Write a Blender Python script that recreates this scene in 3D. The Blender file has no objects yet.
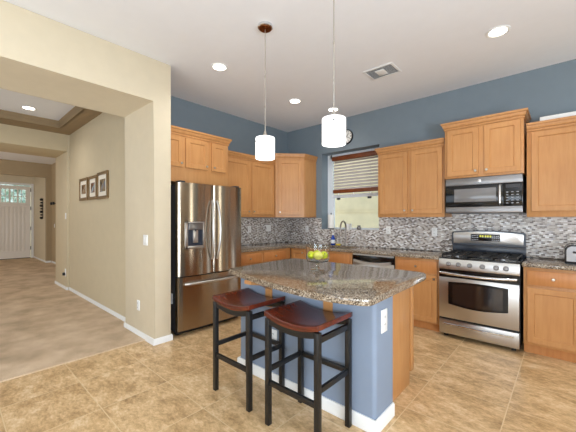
import bpy, bmesh, math, random
from mathutils import Vector, Matrix
random.seed(7)
PI = math.pi
SC = bpy.context.scene
COL = SC.collection

# ------------------------------------------------------------------ camera
F_PX = 308.32
cam_d = bpy.data.cameras.new('camera')
cam_d.sensor_fit = 'HORIZONTAL'
cam_d.sensor_width = 36.0
cam_d.lens = F_PX / 576.0 * 36.0
cam_d.shift_y = 3.6 / 576.0
cam_d.clip_start = 0.05
cam = bpy.data.objects.new('camera', cam_d)
COL.objects.link(cam)
cam.location = (4.0753, -4.5177, 1.3464)
cam.rotation_euler = (PI / 2, 0, 0.7328)
SC.camera = cam

# ------------------------------------------------------------------ world, lights, exposure
SC.view_settings.view_transform = 'Standard'
SC.view_settings.look = 'None'
SC.view_settings.gamma = 1.0
SC.view_settings.use_curve_mapping = False
SC.view_settings.exposure = 0.24

world = bpy.data.worlds.new('sky')
SC.world = world
world.use_nodes = True
bg = world.node_tree.nodes['Background']
bg.inputs[0].default_value = (0.80, 0.92, 1.0, 1)
bg.inputs[1].default_value = 1.7


def area(name, loc, rot, sx, sy, power, color=(1, 1, 1)):
    l = bpy.data.lights.new(name, 'AREA')
    l.shape = 'RECTANGLE'
    l.size, l.size_y = sx, sy
    l.energy = power
    l.color = color
    o = bpy.data.objects.new(name, l)
    COL.objects.link(o)
    o.location = loc
    o.rotation_euler = rot
    return o


# area lights added out of view for fill; no windows stand behind them
FILL_COOL = (0.76, 0.91, 1.09)
area('fill_side', (6.42, -4.9, 1.5), (0, PI / 2 + 0.5, 0), 2.2, 2.6, 280, (0.83, 0.95, 1.09))
area('fridge_streak_light', (6.45, -0.40, 1.25), (0, PI / 2, 0), 2.2, 0.36, 15, (1.0, 0.97, 0.86))  # unseen strip light added to draw streaks on the refrigerator doors
area('fill_living', (3.4, -7.9, 1.4), (PI / 2 + 0.62, 0, 0), 4.2, 2.0, 130, FILL_COOL)
area('fill_hall', (-1.2, -7.4, 1.5), (PI / 2, 0, 0), 2.2, 2.0, 28, FILL_COOL)
area('fill_entry', (-6.2, -7.6, 1.5), (PI / 2, 0, 0), 2.0, 1.8, 58, (1.0, 0.96, 0.92))


# ------------------------------------------------------------------ materials
def lin(r, g, b):
    f = lambda c: (c / 255 / 12.92) if c / 255 <= 0.04045 else ((c / 255 + 0.055) / 1.055) ** 2.4
    return (f(r), f(g), f(b), 1)


class NT:
    def __init__(self, name):
        self.m = bpy.data.materials.new(name)
        self.m.use_nodes = True
        self.t = self.m.node_tree
        self.p = self.t.nodes['Principled BSDF']

    def n(self, typ, **kw):
        n = self.t.nodes.new(typ)
        for k, v in kw.items():
            setattr(n, k, v)
        return n

    def l(self, a, b):
        self.t.links.new(a, b)

    def math(self, op, a, b=None, c=None):
        n = self.n('ShaderNodeMath', operation=op)
        for i, v in enumerate((a, b, c)):
            if v is None:
                continue
            if isinstance(v, (int, float)):
                n.inputs[i].default_value = v
            else:
                self.l(v, n.inputs[i])
        return n.outputs[0]

    def coords(self, scale=(1, 1, 1), rot=(0, 0, 0), src='Object'):
        tc = self.n('ShaderNodeTexCoord')
        mp = self.n('ShaderNodeMapping')
        mp.inputs['Scale'].default_value = scale
        mp.inputs['Rotation'].default_value = rot
        self.l(tc.outputs[src], mp.inputs[0])
        return mp.outputs[0]

    def noise(self, vec, scale, detail=3, rough=0.55):
        n = self.n('ShaderNodeTexNoise')
        n.inputs['Scale'].default_value = scale
        n.inputs['Detail'].default_value = detail
        n.inputs['Roughness'].default_value = rough
        self.l(vec, n.inputs['Vector'])
        return n.outputs['Fac']

    def ramp(self, fac, stops, interp='LINEAR'):
        r = self.n('ShaderNodeValToRGB')
        r.color_ramp.interpolation = interp
        e = r.color_ramp.elements
        while len(e) < len(stops):
            e.new(0.5)
        for i, (p, c) in enumerate(stops):
            e[i].position = p
            e[i].color = c
        self.l(fac, r.inputs[0])
        return r.outputs[0]

    def bump(self, h, strength=0.2, dist=0.01):
        b = self.n('ShaderNodeBump')
        b.inputs['Strength'].default_value = strength
        b.inputs['Distance'].default_value = dist
        self.l(h, b.inputs['Height'])
        self.l(b.outputs[0], self.p.inputs['Normal'])

    def base(self, c):
        if isinstance(c, tuple):
            self.p.inputs['Base Color'].default_value = c
        else:
            self.l(c, self.p.inputs['Base Color'])

    def set(self, rough=None, metal=None, spec=None, **kw):
        if rough is not None:
            self.p.inputs['Roughness'].default_value = rough
        if metal is not None:
            self.p.inputs['Metallic'].default_value = metal
        if spec is not None:
            self.p.inputs['Specular IOR Level'].default_value = spec
        for k, v in kw.items():
            self.p.inputs[k].default_value = v
        return self


M = {}


def plain(key, color, rough=0.5, metal=0.0, spec=0.5, var=0.0, vs=8, bump=0.0, bs=120):
    t = NT(key)
    if var > 0:
        v = t.coords()
        f = t.noise(v, vs)
        a = tuple(c * (1 - var) for c in color[:3]) + (1,)
        b = tuple(min(1, c * (1 + var)) for c in color[:3]) + (1,)
        t.base(t.ramp(f, [(0.3, a), (0.7, b)]))
    else:
        t.base(color)
    if bump > 0:
        t.bump(t.noise(t.coords(), bs, 2), bump, 0.004)
    t.set(rough, metal, spec)
    M[key] = t.m
    return t.m


def emis(key, color, strength, base=(0.8, 0.8, 0.8, 1)):
    t = NT(key)
    t.base(base)
    t.set(0.4, **{'Emission Color': color, 'Emission Strength': strength})
    M[key] = t.m
    return t.m


def wood(key, c_dark, c_mid, c_light, rough=0.35, scale=(14, 14, 1.2), spec=0.4):
    t = NT(key)
    v = t.coords(scale)
    f1 = t.noise(v, 2.2, 5, 0.6)
    f2 = t.noise(t.coords((2, 2, 2)), 1.7, 2)
    f = t.math('ADD', t.math('MULTIPLY', f1, 0.7), t.math('MULTIPLY', f2, 0.3))
    t.base(t.ramp(f, [(0.28, c_dark), (0.5, c_mid), (0.74, c_light)]))
    t.set(rough, 0, spec)
    M[key] = t.m
    return t.m


plain('beige_paint', lin(214, 201, 175), 0.7, var=0.02, bump=0.08)
plain('beige_paint_dim', lin(204, 189, 158), 0.75, var=0.02, bump=0.08)  # the beige paint again, darkened for the dimmer hall faces
plain('soffit_paint', lin(150, 128, 96), 0.75, var=0.03, bump=0.05)
plain('entry_paint', lin(172, 152, 120), 0.75, var=0.02, bump=0.05)
plain('blue_paint', lin(122, 135, 144), 0.62, var=0.02, bump=0.08)
plain('island_paint', lin(132, 146, 166), 0.6, var=0.02, bump=0.06)
plain('ceiling_paint', lin(238, 239, 242), 0.85, var=0.01, bump=0.05)
plain('white_paint', lin(238, 238, 236), 0.45)
plain('white_plastic', lin(240, 240, 238), 0.35)
plain('door_paint', lin(236, 230, 222), 0.4)
plain('black_paint', lin(20, 19, 19), 0.38, var=0.1)
plain('black_gloss', lin(12, 12, 14), 0.12)
plain('black_iron', lin(22, 22, 24), 0.5)
plain('black_plastic', lin(24, 24, 26), 0.35)
plain('dark_grey', lin(52, 52, 55), 0.4)
plain('range_black', lin(36, 42, 54), 0.22)
plain('vent_grey', lin(128, 128, 130), 0.7)
plain('nickel', lin(200, 196, 188), 0.28, metal=1.0)
plain('chrome', lin(220, 220, 222), 0.1, metal=1.0)
plain('bronze', lin(120, 74, 46), 0.25, metal=1.0)
plain('faucet_metal', lin(150, 142, 134), 0.28, metal=1.0)
plain('concrete_wall', lin(226, 206, 172), 0.9, var=0.08, vs=3)
plain('gold_frame', lin(122, 96, 58), 0.45, metal=0.3, var=0.15, vs=30)
plain('mat_board', lin(236, 228, 212), 0.8)
plain('soap_blue', lin(28, 66, 160), 0.2)
plain('key_grey', lin(150, 152, 158), 0.5)
plain('label_white', lin(240, 242, 245), 0.5)
plain('sponge', lin(222, 196, 70), 0.9, var=0.1, vs=60)
plain('paper', lin(246, 244, 238), 0.9, var=0.01, bump=0.2)
plain('blind_slat', lin(196, 184, 180), 0.5)  # pale grey puts the sky's reflection into brown wooden slats
plain('blind_wood', lin(120, 62, 30), 0.4, var=0.12, vs=14)
plain('vinyl', lin(232, 236, 240), 0.35)
plain('red_plastic', lin(190, 40, 30), 0.4)
plain('clock_face', lin(240, 238, 232), 0.5)
plain('lemon_skin', lin(214, 220, 40), 0.42, var=0.12, vs=18, bump=0.15, bs=220)
plain('lemon_pale', lin(236, 226, 110), 0.42, var=0.1, vs=18, bump=0.15, bs=220)
plain('stem_green', lin(84, 90, 40), 0.7)
wood('maple', lin(182, 126, 76), lin(193, 139, 86), lin(202, 150, 96))
wood('maple_deep', lin(183, 120, 68), lin(193, 131, 77), lin(202, 143, 88))
wood('mahogany', lin(60, 22, 12), lin(92, 36, 20), lin(122, 52, 28), 0.22, (1.2, 14, 14), 0.6)
emis('can_glow', (1.0, 0.93, 0.80, 1), 7.0)
emis('shade_glow', (1.0, 0.975, 0.95, 1), 1.15)
emis('display_green', (0.75, 0.72, 0.08, 1), 0.9, (0.05, 0.05, 0.02, 1))

# photo prints in the frames: dark figure-like blotches on a pale sky
for k, (a, b, c) in enumerate([((70, 50, 36), (130, 96, 62), (176, 160, 140)),
                               ((60, 34, 26), (150, 100, 70), (150, 190, 205)),
                               ((40, 42, 48), (150, 130, 96), (120, 132, 150))]):
    t = NT('photo_print')
    f = t.noise(t.coords((1, 1, 0.6)), 14, 2)
    t.base(t.ramp(f, [(0.38, lin(*a)), (0.5, lin(*b)), (0.62, lin(*c))]))
    t.set(0.2)
    M['photo%d' % k] = t.m

# brushed stainless steel
for key, col, rg in (('stainless', lin(196, 194, 192), 0.30), ('fridge_steel', lin(170, 158, 142), 0.27),
                     ('steel_dark', lin(138, 136, 136), 0.32)):
    t = NT(key)
    v = t.coords((1.5, 1.5, 220) if key != 'fridge_steel' else (220, 220, 1.2))
    f = t.noise(v, 3, 2)
    t.base(col)
    t.l(t.math('MULTIPLY_ADD', f, 0.10 if key != 'fridge_steel' else 0.0, rg - 0.05), t.p.inputs['Roughness'])
    t.set(None, 1.0)
    if key == 'fridge_steel':
        tg = t.n('ShaderNodeTangent', direction_type='RADIAL', axis='Z')
        t.l(tg.outputs[0], t.p.inputs['Tangent'])
        t.set(None, None, None, **{'Anisotropic': 0.95, 'Anisotropic Rotation': 0.25})
    M[key] = t.m

# clear glass
t = NT('clear_glass')
t.base((0.96, 0.985, 0.98, 1))
t.set(0.0, 0, 0.5, IOR=1.3, **{'Transmission Weight': 1.0})
M['clear_glass'] = t.m
t = NT('window_glass')
t.base((0.95, 1.0, 0.98, 1))
t.set(0.0, 0, 0.5, IOR=1.05, **{'Transmission Weight': 1.0})
M['window_glass'] = t.m
t = NT('oven_glass')
t.base(lin(34, 26, 24))
t.set(0.08, 0, 0.8)
M['oven_glass'] = t.m
t = NT('micro_glass')
t.base(lin(120, 118, 118))
t.set(0.15, 0, 0.6)
M['micro_glass'] = t.m

# granite
t = NT('granite')
v = t.coords()
n1 = t.noise(v, 95, 3, 0.7)
vo = t.n('ShaderNodeTexVoronoi')
vo.inputs['Scale'].default_value = 150
t.l(v, vo.inputs['Vector'])
n2 = t.noise(v, 9, 3)
sep = t.n('ShaderNodeSeparateColor')
t.l(vo.outputs['Color'], sep.inputs[0])
f = t.math('ADD', t.math('ADD', t.math('MULTIPLY', n1, 0.62), t.math('MULTIPLY', sep.outputs[0], 0.30)),
           t.math('MULTIPLY', n2, 0.14))
t.base(t.ramp(f, [(0.34, lin(34, 28, 26)), (0.46, lin(98, 84, 70)), (0.55, lin(146, 128, 106)),
                  (0.66, lin(176, 164, 146)), (0.78, lin(212, 204, 192))]))
t.set(0.07, 0, 0.6)
M['granite'] = t.m

# mosaic backsplash: small oblong stone and glass pieces in random greys, browns and whites
t = NT('mosaic')
tc = t.n('ShaderNodeTexCoord')
sx = t.n('ShaderNodeSeparateXYZ')
t.l(tc.outputs['Object'], sx.inputs[0])
along = t.math('ADD', sx.outputs[0], sx.outputs[1])
CW, CH = 0.034, 0.0165
row = t.math('DIVIDE', sx.outputs[2], CH)
rowi = t.math('FLOOR', row)
sh = t.math('MULTIPLY', rowi, 0.5)
colf = t.math('ADD', t.math('DIVIDE', along, CW), sh)
coli = t.math('FLOOR', colf)
cmb = t.n('ShaderNodeCombineXYZ')
t.l(coli, cmb.inputs[0])
t.l(rowi, cmb.inputs[1])
wn = t.n('ShaderNodeTexWhiteNoise', noise_dimensions='2D')
t.l(cmb.outputs[0], wn.inputs['Vector'])
dark = t.math('LESS_THAN', t.math('FRACT', t.math('ADD', t.math('MULTIPLY', coli, 0.25), t.math('ADD', t.math('MULTIPLY', rowi, 0.5), 0.05))), 0.2)
val = t.math('SUBTRACT', wn.outputs['Value'], t.math('MULTIPLY', dark, 0.45))
colr = t.ramp(val, [(0.0, lin(104, 90, 82)), (0.12, lin(166, 154, 144)), (0.30, lin(200, 192, 186)),
                                    (0.55, lin(220, 215, 210)), (0.74, lin(240, 239, 238)), (0.9, lin(182, 177, 178))],
              'CONSTANT')
fx = t.math('FRACT', colf)
fz = t.math('FRACT', row)
ex = t.math('LESS_THAN', t.math('ABSOLUTE', t.math('SUBTRACT', fx, 0.5)), 0.46)
ez = t.math('LESS_THAN', t.math('ABSOLUTE', t.math('SUBTRACT', fz, 0.5)), 0.42)
inside = t.math('MULTIPLY', ex, ez)
mx = t.n('ShaderNodeMix', data_type='RGBA')
t.l(inside, mx.inputs[0])
mx.inputs[6].default_value = lin(206, 202, 196)
t.l(colr, mx.inputs[7])
t.base(mx.outputs[2])
t.bump(inside, 0.4, 0.002)
t.set(0.22)
M['mosaic'] = t.m

# floor tile: mottled travertine-look squares with thin pale grout
t = NT('floor_tile')
tc = t.n('ShaderNodeTexCoord')
sx = t.n('ShaderNodeSeparateXYZ')
t.l(tc.outputs['Object'], sx.inputs[0])
cx = t.math('DIVIDE', t.math('SUBTRACT', sx.outputs[0], 1.08), 0.5375)
cy = t.math('DIVIDE', t.math('SUBTRACT', sx.outputs[1], -3.285), 0.487)
cmb = t.n('ShaderNodeCombineXYZ')
t.l(t.math('FLOOR', cx), cmb.inputs[0])
t.l(t.math('FLOOR', cy), cmb.inputs[1])
wn = t.n('ShaderNodeTexWhiteNoise', noise_dimensions='2D')
t.l(cmb.outputs[0], wn.inputs['Vector'])
sc = t.n('ShaderNodeVectorMath', operation='SCALE')
t.l(wn.outputs['Color'], sc.inputs[0])
sc.inputs['Scale'].default_value = 7.0
ad = t.n('ShaderNodeVectorMath', operation='ADD')
t.l(tc.outputs['Object'], ad.inputs[0])
t.l(sc.outputs[0], ad.inputs[1])
mp = t.n('ShaderNodeMapping')
mp.inputs['Scale'].default_value = (1.0, 1.7, 1.0)
mp.inputs['Rotation'].default_value = (0, 0, 0.35)
t.l(ad.outputs[0], mp.inputs[0])
n1 = t.noise(mp.outputs[0], 4.5, 9, 0.74)
n2 = t.noise(mp.outputs[0], 30, 6, 0.75)
f = t.math('ADD', t.math('MULTIPLY', n1, 0.68), t.math('MULTIPLY', n2, 0.32))
stone = t.ramp(f, [(0.36, lin(158, 124, 84)), (0.45, lin(192, 157, 112)), (0.53, lin(218, 184, 137)),
                   (0.64, lin(240, 216, 180))])
gx = t.math('LESS_THAN', t.math('ABSOLUTE', t.math('SUBTRACT', t.math('FRACT', cx), 0.5)), 0.4935)
gy = t.math('LESS_THAN', t.math('ABSOLUTE', t.math('SUBTRACT', t.math('FRACT', cy), 0.5)), 0.4935)
g = t.math('MULTIPLY', gx, gy)
mx = t.n('ShaderNodeMix', data_type='RGBA')
t.l(g, mx.inputs[0])
mx.inputs[6].default_value = lin(222, 196, 154)
t.l(stone, mx.inputs[7])
t.base(mx.outputs[2])
t.bump(t.math('ADD', g, t.math('MULTIPLY', f, 0.3)), 0.25, 0.003)
t.set(0.33)
M['floor_tile'] = t.m

# carpet
t = NT('carpet')
v = t.coords()
f = t.math('ADD', t.math('MULTIPLY', t.noise(v, 3.0, 3), 0.5), t.math('MULTIPLY', t.noise(v, 170, 3, 0.7), 0.5))
t.base(t.ramp(f, [(0.34, lin(176, 154, 128)), (0.5, lin(218, 192, 162)), (0.66, lin(240, 220, 194))]))
t.bump(t.noise(v, 260, 2), 0.6, 0.01)
t.set(0.95, 0, 0.1)
M['carpet'] = t.m


# ------------------------------------------------------------------ mesh builder
class MB:
    def __init__(self):
        self.bm = bmesh.new()

    def _merge(self, tmp):
        me = bpy.data.meshes.new('tmp')
        tmp.to_mesh(me)
        tmp.free()
        self.bm.from_mesh(me)
        bpy.data.meshes.remove(me)

    def box(self, x0, x1, y0, y1, z0, z1, bevel=0.0, seg=2):
        t = bmesh.new()
        bmesh.ops.create_cube(t, size=1)
        for v in t.verts:
            v.co = Vector(((x0 + x1) / 2 + v.co.x * (x1 - x0), (y0 + y1) / 2 + v.co.y * (y1 - y0),
                           (z0 + z1) / 2 + v.co.z * (z1 - z0)))
        if bevel > 0:
            b = min(bevel, 0.45 * min(abs(x1 - x0), abs(y1 - y0), abs(z1 - z0)))
            bmesh.ops.bevel(t, geom=t.edges[:], offset=b, segments=seg, profile=0.5, affect='EDGES')
        bmesh.ops.recalc_face_normals(t, faces=t.faces)
        self._merge(t)
        return self

    def prism(self, pts, axis, a0, a1, bevel=0.0):
        """pts: 2D polygon; axis 'x','y','z' is the extrusion axis; remaining axes in order"""
        t = bmesh.new()

        def mk(p, a):
            if axis == 'z':
                return (p[0], p[1], a)
            if axis == 'y':
                return (p[0], a, p[1])
            return (a, p[0], p[1])
        lo = [t.verts.new(mk(p, a0)) for p in pts]
        hi = [t.verts.new(mk(p, a1)) for p in pts]
        t.faces.new(lo)
        t.faces.new(hi)
        n = len(pts)
        for i in range(n):
            t.faces.new((lo[i], lo[(i + 1) % n], hi[(i + 1) % n], hi[i]))
        if bevel > 0:
            bmesh.ops.bevel(t, geom=t.edges[:], offset=bevel, segments=2, profile=0.5, affect='EDGES')
        bmesh.ops.recalc_face_normals(t, faces=t.faces)
        self._merge(t)
        return self

    def lathe(self, prof, center=(0, 0, 0), axis='z', n=24):
        """prof: list of (r, h)"""
        t = bmesh.new()
        rings = []
        for r, h in prof:
            ring = []
            if r < 1e-5:
                ring = [t.verts.new(self._ax(0, 0, h, center, axis))]
            else:
                for i in range(n):
                    a = 2 * PI * i / n
                    ring.append(t.verts.new(self._ax(r * math.cos(a), r * math.sin(a), h, center, axis)))
            rings.append(ring)
        for A, B in zip(rings[:-1], rings[1:]):
            if len(A) == 1 and len(B) == 1:
                continue
            for i in range(n):
                j = (i + 1) % n
                if len(A) == 1:
                    t.faces.new((A[0], B[i], B[j]))
                elif len(B) == 1:
                    t.faces.new((A[i], A[j], B[0]))
                else:
                    t.faces.new((A[i], A[j], B[j], B[i]))
        if len(rings[0]) > 1 and prof[0] != prof[-1]:
            t.faces.new(rings[0])
        if len(rings[-1]) > 1 and prof[0] != prof[-1]:
            t.faces.new(rings[-1])
        bmesh.ops.remove_doubles(t, verts=t.verts, dist=1e-6)
        bmesh.ops.recalc_face_normals(t, faces=t.faces)
        self._merge(t)
        return self

    @staticmethod
    def _ax(a, b, h, c, axis):
        if axis == 'z':
            return (c[0] + a, c[1] + b, c[2] + h)
        if axis == 'y':
            return (c[0] + a, c[1] + h, c[2] + b)
        return (c[0] + h, c[1] + a, c[2] + b)

    def cyl(self, c, r, h, axis='z', n=24):
        return self.lathe([(r, 0), (r, h)], c, axis, n)

    def tube(self, pts, r, n=10, flat=1.0):
        t = bmesh.new()
        P = [Vector(p) for p in pts]
        rings = []
        up0 = None
        for i, p in enumerate(P):
            d = (P[min(i + 1, len(P) - 1)] - P[max(i - 1, 0)]).normalized()
            if up0 is None:
                up0 = Vector((0, 0, 1)) if abs(d.z) < 0.9 else Vector((1, 0, 0))
            s = d.cross(up0).normalized()
            u = s.cross(d).normalized()
            up0 = u
            rr = r[i] if isinstance(r, (list, tuple)) else r
            rings.append([t.verts.new(p + s * (rr * math.cos(2 * PI * k / n)) + u * (rr * flat * math.sin(2 * PI * k / n)))
                          for k in range(n)])
        for A, B in zip(rings[:-1], rings[1:]):
            for k in range(n):
                t.faces.new((A[k], A[(k + 1) % n], B[(k + 1) % n], B[k]))
        t.faces.new(rings[0])
        t.faces.new(rings[-1])
        bmesh.ops.recalc_face_normals(t, faces=t.faces)
        self._merge(t)
        return self

    def sweep(self, path, prof, z=0.0, closed=False):
        """mitred moulding: prof = [(outward, height)...] closed section; outward is to the right of travel"""
        t = bmesh.new()
        P = [Vector((p[0], p[1])) for p in path]
        n = len(P)
        rings = []
        for i in range(n):
            def nrm(a, b):
                d = (b - a).normalized()
                return Vector((d.y, -d.x))
            if i == 0:
                m = nrm(P[0], P[1])
            elif i == n - 1:
                m = nrm(P[-2], P[-1])
            else:
                a, b = nrm(P[i - 1], P[i]), nrm(P[i], P[i + 1])
                m = (a + b) / max(0.2, 1 + a.dot(b))
            rings.append([t.verts.new((P[i].x + m.x * o, P[i].y + m.y * o, z + h)) for o, h in prof])
        k = len(prof)
        for A, B in zip(rings[:-1], rings[1:]):
            for j in range(k):
                t.faces.new((A[j], A[(j + 1) % k], B[(j + 1) % k], B[j]))
        t.faces.new(rings[0])
        t.faces.new(rings[-1])
        bmesh.ops.recalc_face_normals(t, faces=t.faces)
        self._merge(t)
        return self

    def panel_door(self, x0, x1, z0, z1, y, t=0.02, stile=0.055, depth=0.009):
        """framed door with a recessed panel, front towards -y; y is its back plane"""
        b = bmesh.new()
        yf = y - t

        def ring(ix, yy):
            return [b.verts.new((x0 + ix, yy, z0 + ix)), b.verts.new((x1 - ix, yy, z0 + ix)),
                    b.verts.new((x1 - ix, yy, z1 - ix)), b.verts.new((x0 + ix, yy, z1 - ix))]
        R = [ring(0, y), ring(0, yf + 0.003), ring(0.003, yf), ring(stile, yf), ring(stile + 0.006, yf + depth),
             ring(stile + 0.018, yf + depth)]
        for A, B in zip(R[:-1], R[1:]):
            for i in range(4):
                b.faces.new((A[i], A[(i + 1) % 4], B[(i + 1) % 4], B[i]))
        b.faces.new(R[0])
        b.faces.new(R[-1])
        bmesh.ops.recalc_face_normals(b, faces=b.faces)
        self._merge(b)
        return self

    def build(self, name, mat, parent=None, angle=32):
        me = bpy.data.meshes.new(name)
        self.bm.to_mesh(me)
        self.bm.free()
        me.materials.append(M[mat] if isinstance(mat, str) else mat)
        for p in me.polygons:
            p.use_smooth = True
        me.set_sharp_from_angle(angle=math.radians(angle))
        o = bpy.data.objects.new(name, me)
        COL.objects.link(o)
        if parent is not None:
            o.parent = parent
        return o


def bx(*a, **k):
    return MB().box(*a, **k)


def thing(name, label, cat, loc=(0, 0, 0), rz=0.0, group=None):
    o = bpy.data.objects.new(name, None)
    COL.objects.link(o)
    o.location = loc
    o.rotation_euler = (0, 0, rz)
    o.empty_display_size = 0.05
    tag(o, label, cat, group)
    return o


def tag(o, label, cat, group=None):
    o['label'] = label
    o['category'] = cat
    if group:
        o['group'] = group
    return o


def struct(o):
    o['kind'] = 'structure'
    return o


def copy_tree(o, parent=None):
    c = o.copy()
    COL.objects.link(c)
    if parent is not None:
        c.parent = parent
    for ch in list(o.children):
        copy_tree(ch, c)
    return c


# ------------------------------------------------------------------ the setting
H = 3.0685
XR, YB = 6.5, -8.0
HW = -2.94            # hall wall plane
XF = -2.93            # far wall of the hall
# floors
struct(bx(-0.15, XR, YB, 0.15, -0.10, 0.0).build('floor', 'floor_tile'))
o = struct(MB().prism([(-0.20, HW + 0.05), (0.60, HW - 0.075), (0.60, -3.04), (0.62, YB), (-10.2, YB), (-10.2, -2.2), (-0.2, -2.2)],
                      'z', -0.06, 0.012).build('floor_carpet', 'carpet'))
# ceiling of the kitchen
struct(bx(-0.15, XR, YB, 0.15, H, H + 0.12).build('ceiling', 'ceiling_paint'))
# window wall with its opening
WX0, WX1, WZ0, WZ1 = 0.82, 1.92, 1.165, 2.52
mb = MB()
mb.box(-0.15, WX0, 0, 0.26, 0, H).box(WX1, XR, 0, 0.26, 0, H).box(WX0, WX1, 0, 0.26, 0, WZ0).box(WX0, WX1, 0, 0.26, WZ1, H)
struct(mb.build('wall_back', 'blue_paint'))
struct(bx(-0.15, 0, -2.83, 0, 0, H).build('wall_left', 'blue_paint'))
# wing wall with deep header over the hall opening
struct(MB().prism([(-2.83, 0), (-2.83, H), (-6.2, H), (-6.2, 2.625), (-3.02, 2.625), (-3.02, 0)], 'x', 0.0, 0.80, bevel=0.01)
       .build('wall_wing', 'beige_paint'))
struct(bx(0.05, 0.80, YB, -6.2, 0, H).build('wall_wing_rear', 'beige_paint'))
struct(bx(XR, XR + 0.15, YB, 0.15, 0, H).build('wall_right', 'beige_paint'))
struct(bx(-10.3, XR, YB - 0.15, YB, 0, H).build('wall_rear', 'beige_paint'))
# hall
struct(bx(XF, 0.0, HW, HW + 0.109, 0, 3.25).build('wall_hall', 'beige_paint_dim'))
mb = MB()
mb.box(-3.86, XF, -2.975, -2.6, 0, 3.25, bevel=0.006)
struct(mb.build('wall_hall_jamb', 'beige_paint_dim'))
struct(bx(-3.86, XF, -6.6, -2.975, 2.635, 3.25, bevel=0.006).build('wall_hall_header', 'beige_paint_dim'))
struct(bx(-3.86, XF, YB, -6.6, 0, 3.25).build('wall_hall_far', 'beige_paint_dim'))
# tray ceiling: perimeter soffit, sloped sides, white panel
mb = MB()
TX0, TX1, TY0, TY1, TZ = -2.54, -0.35, -6.8, -3.168, 2.95
mb.box(XF, 0.05, TY1, HW, TZ, TZ + 0.02).box(XF, 0.05, YB, TY0, TZ, TZ + 0.02)
mb.box(XF, TX0, TY0, TY1, TZ, TZ + 0.02).box(TX1, 0.05, TY0, TY1, TZ, TZ + 0.02)
mb.sweep([(TX0, TY0), (TX0, TY1), (TX1, TY1), (TX1, TY0)],
         [(0.0, 0.015), (0.012, 0.06), (-0.0, 0.07), (0.022, 0.124), (0.03, 0.13), (-0.02, 0.015)][::1], TZ)
mb.sweep([(TX0, TY0), (TX0, TY1), (TX1, TY1), (TX1, TY0)],
         [(0.0, 0.0), (0.02, 0.0), (0.02, -0.012), (-0.012, -0.012), (-0.012, 0.02), (0, 0.02)], TZ + 0.012)
struct(mb.build('ceiling_soffit', 'soffit_paint'))
struct(bx(-2.75, -0.2, -7.0, -3.05, 3.075, 3.12).build('ceiling_tray', 'ceiling_paint'))
# entry hall beyond
struct(bx(-7.85, -3.86, -2.30, -2.15, 0, H).build('wall_entry_side', 'entry_paint'))
mb = MB()
mb.box(-8.0, -7.85, -2.43, -2.15, 0, H).box(-8.0, -7.85, -6.5, -2.43, 2.65, H).box(-8.0, -7.85, YB, -6.5, 0, H)
struct(mb.build('wall_entry_front', 'entry_paint'))
struct(bx(-9.95, -8.0, -2.43, -2.28, 0, 2.9).build('wall_alcove', 'beige_paint'))
DY0, DY1, DZ1 = -3.43, -2.505, 2.56
mb = MB()
mb.box(-9.99, -9.85, DY1, -2.43, 0, 2.9).box(-9.99, -9.85, YB, DY0, 0, 2.9).box(-9.99, -9.85, DY0, DY1, DZ1, 2.9)
struct(mb.build('wall_entry_door', 'beige_paint'))
struct(bx(-9.95, -8.0, YB, -2.28, 2.9, 2.95).build('ceiling_alcove', 'beige_paint'))
struct(bx(-8.0, -3.86, YB, -2.15, H, H + 0.1).build('ceiling_entry', 'ceiling_paint'))

# baseboards
BP = [(0, 0), (0.012, 0), (0.012, 0.058), (0.007, 0.067), (0, 0.067)]


def baseboard(name, path):
    return struct(MB().sweep(path, BP).build(name, 'white_paint'))


baseboard('baseboard_wing', [(-0.0, HW - 0.002), (-0.0, -3.021), (0.801, -3.021), (0.801, -2.829), (0.5, -2.829)][::1])
baseboard('baseboard_hall', [(XF + 0.02, HW - 0.001), (-0.02, HW - 0.001)])
baseboard('baseboard_jamb', [(-3.861, -2.7), (-3.861, -2.976), (XF + 0.001, -2.976), (XF + 0.001, HW - 0.02)])
baseboard('baseboard_entry', [(-7.82, -2.301), (-3.88, -2.301)])
baseboard('baseboard_alcove', [(-9.84, -2.431), (-7.849, -2.431), (-7.849, -2.32)])
# tiled backsplash on both kitchen walls
mb = MB()
mb.box(0.012, WX0, -0.012, 0, 0.915, 1.372).box(WX0, WX1, -0.012, 0, 0.915, WZ0)
mb.box(WX1, 4.70, -0.012, 0, 0.915, 1.42)
mb.box(WX0, WX1, 0.0, 0.195, WZ0, WZ0 + 0.012)
struct(mb.build('trim_backsplash', 'mosaic'))
struct(bx(0, 0.012, -1.86, 0, 0.915, 1.375).build('trim_backsplash_left', 'mosaic'))

# kitchen window: vinyl frame, sashes, glass
fr = MB()
wy0, wy1 = 0.195, 0.25
zz = WZ0 + 0.012
fr.box(WX0, WX0 + 0.10, wy0, wy1, zz, WZ1).box(WX1 - 0.055, WX1, wy0, wy1, zz, WZ1)
fr.box(WX0 + 0.055, WX1 - 0.055, wy0, wy1, WZ1 - 0.06, WZ1).box(WX0 + 0.055, WX1 - 0.055, wy0, wy1, zz, zz + 0.03)
fr.box(WX0 + 0.055, WX1 - 0.055, wy0 + 0.005, wy1, 1.735, 1.79)
fr.box(WX0 + 0.10, WX0 + 0.125, wy0 + 0.01, wy1, zz + 0.03, 1.735).box(WX1 - 0.095, WX1 - 0.055, wy0 + 0.01, wy1, zz + 0.03, 1.735)
w1 = struct(fr.build('window_1', 'vinyl'))
g = bx(WX0 + 0.05, WX1 - 0.05, 0.224, 0.228, zz + 0.03, WZ1 - 0.06).build('window_glass', 'window_glass', w1)
for lx in (1.02, 1.62):
    bx(lx, lx + 0.07, 0.188, 0.20, 1.700, 1.735, bevel=0.004).build('sash_lock', 'dark_grey', w1)
# masonry yard wall outside
mb = MB()
mb.box(-3.0, 4.6, 1.95, 2.15, -0.2, 3.4)
mb.box(-3.0, 4.6, 1.93, 1.95, 1.52, 1.55)
struct(mb.build('wall_yard', 'concrete_wall'))

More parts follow.
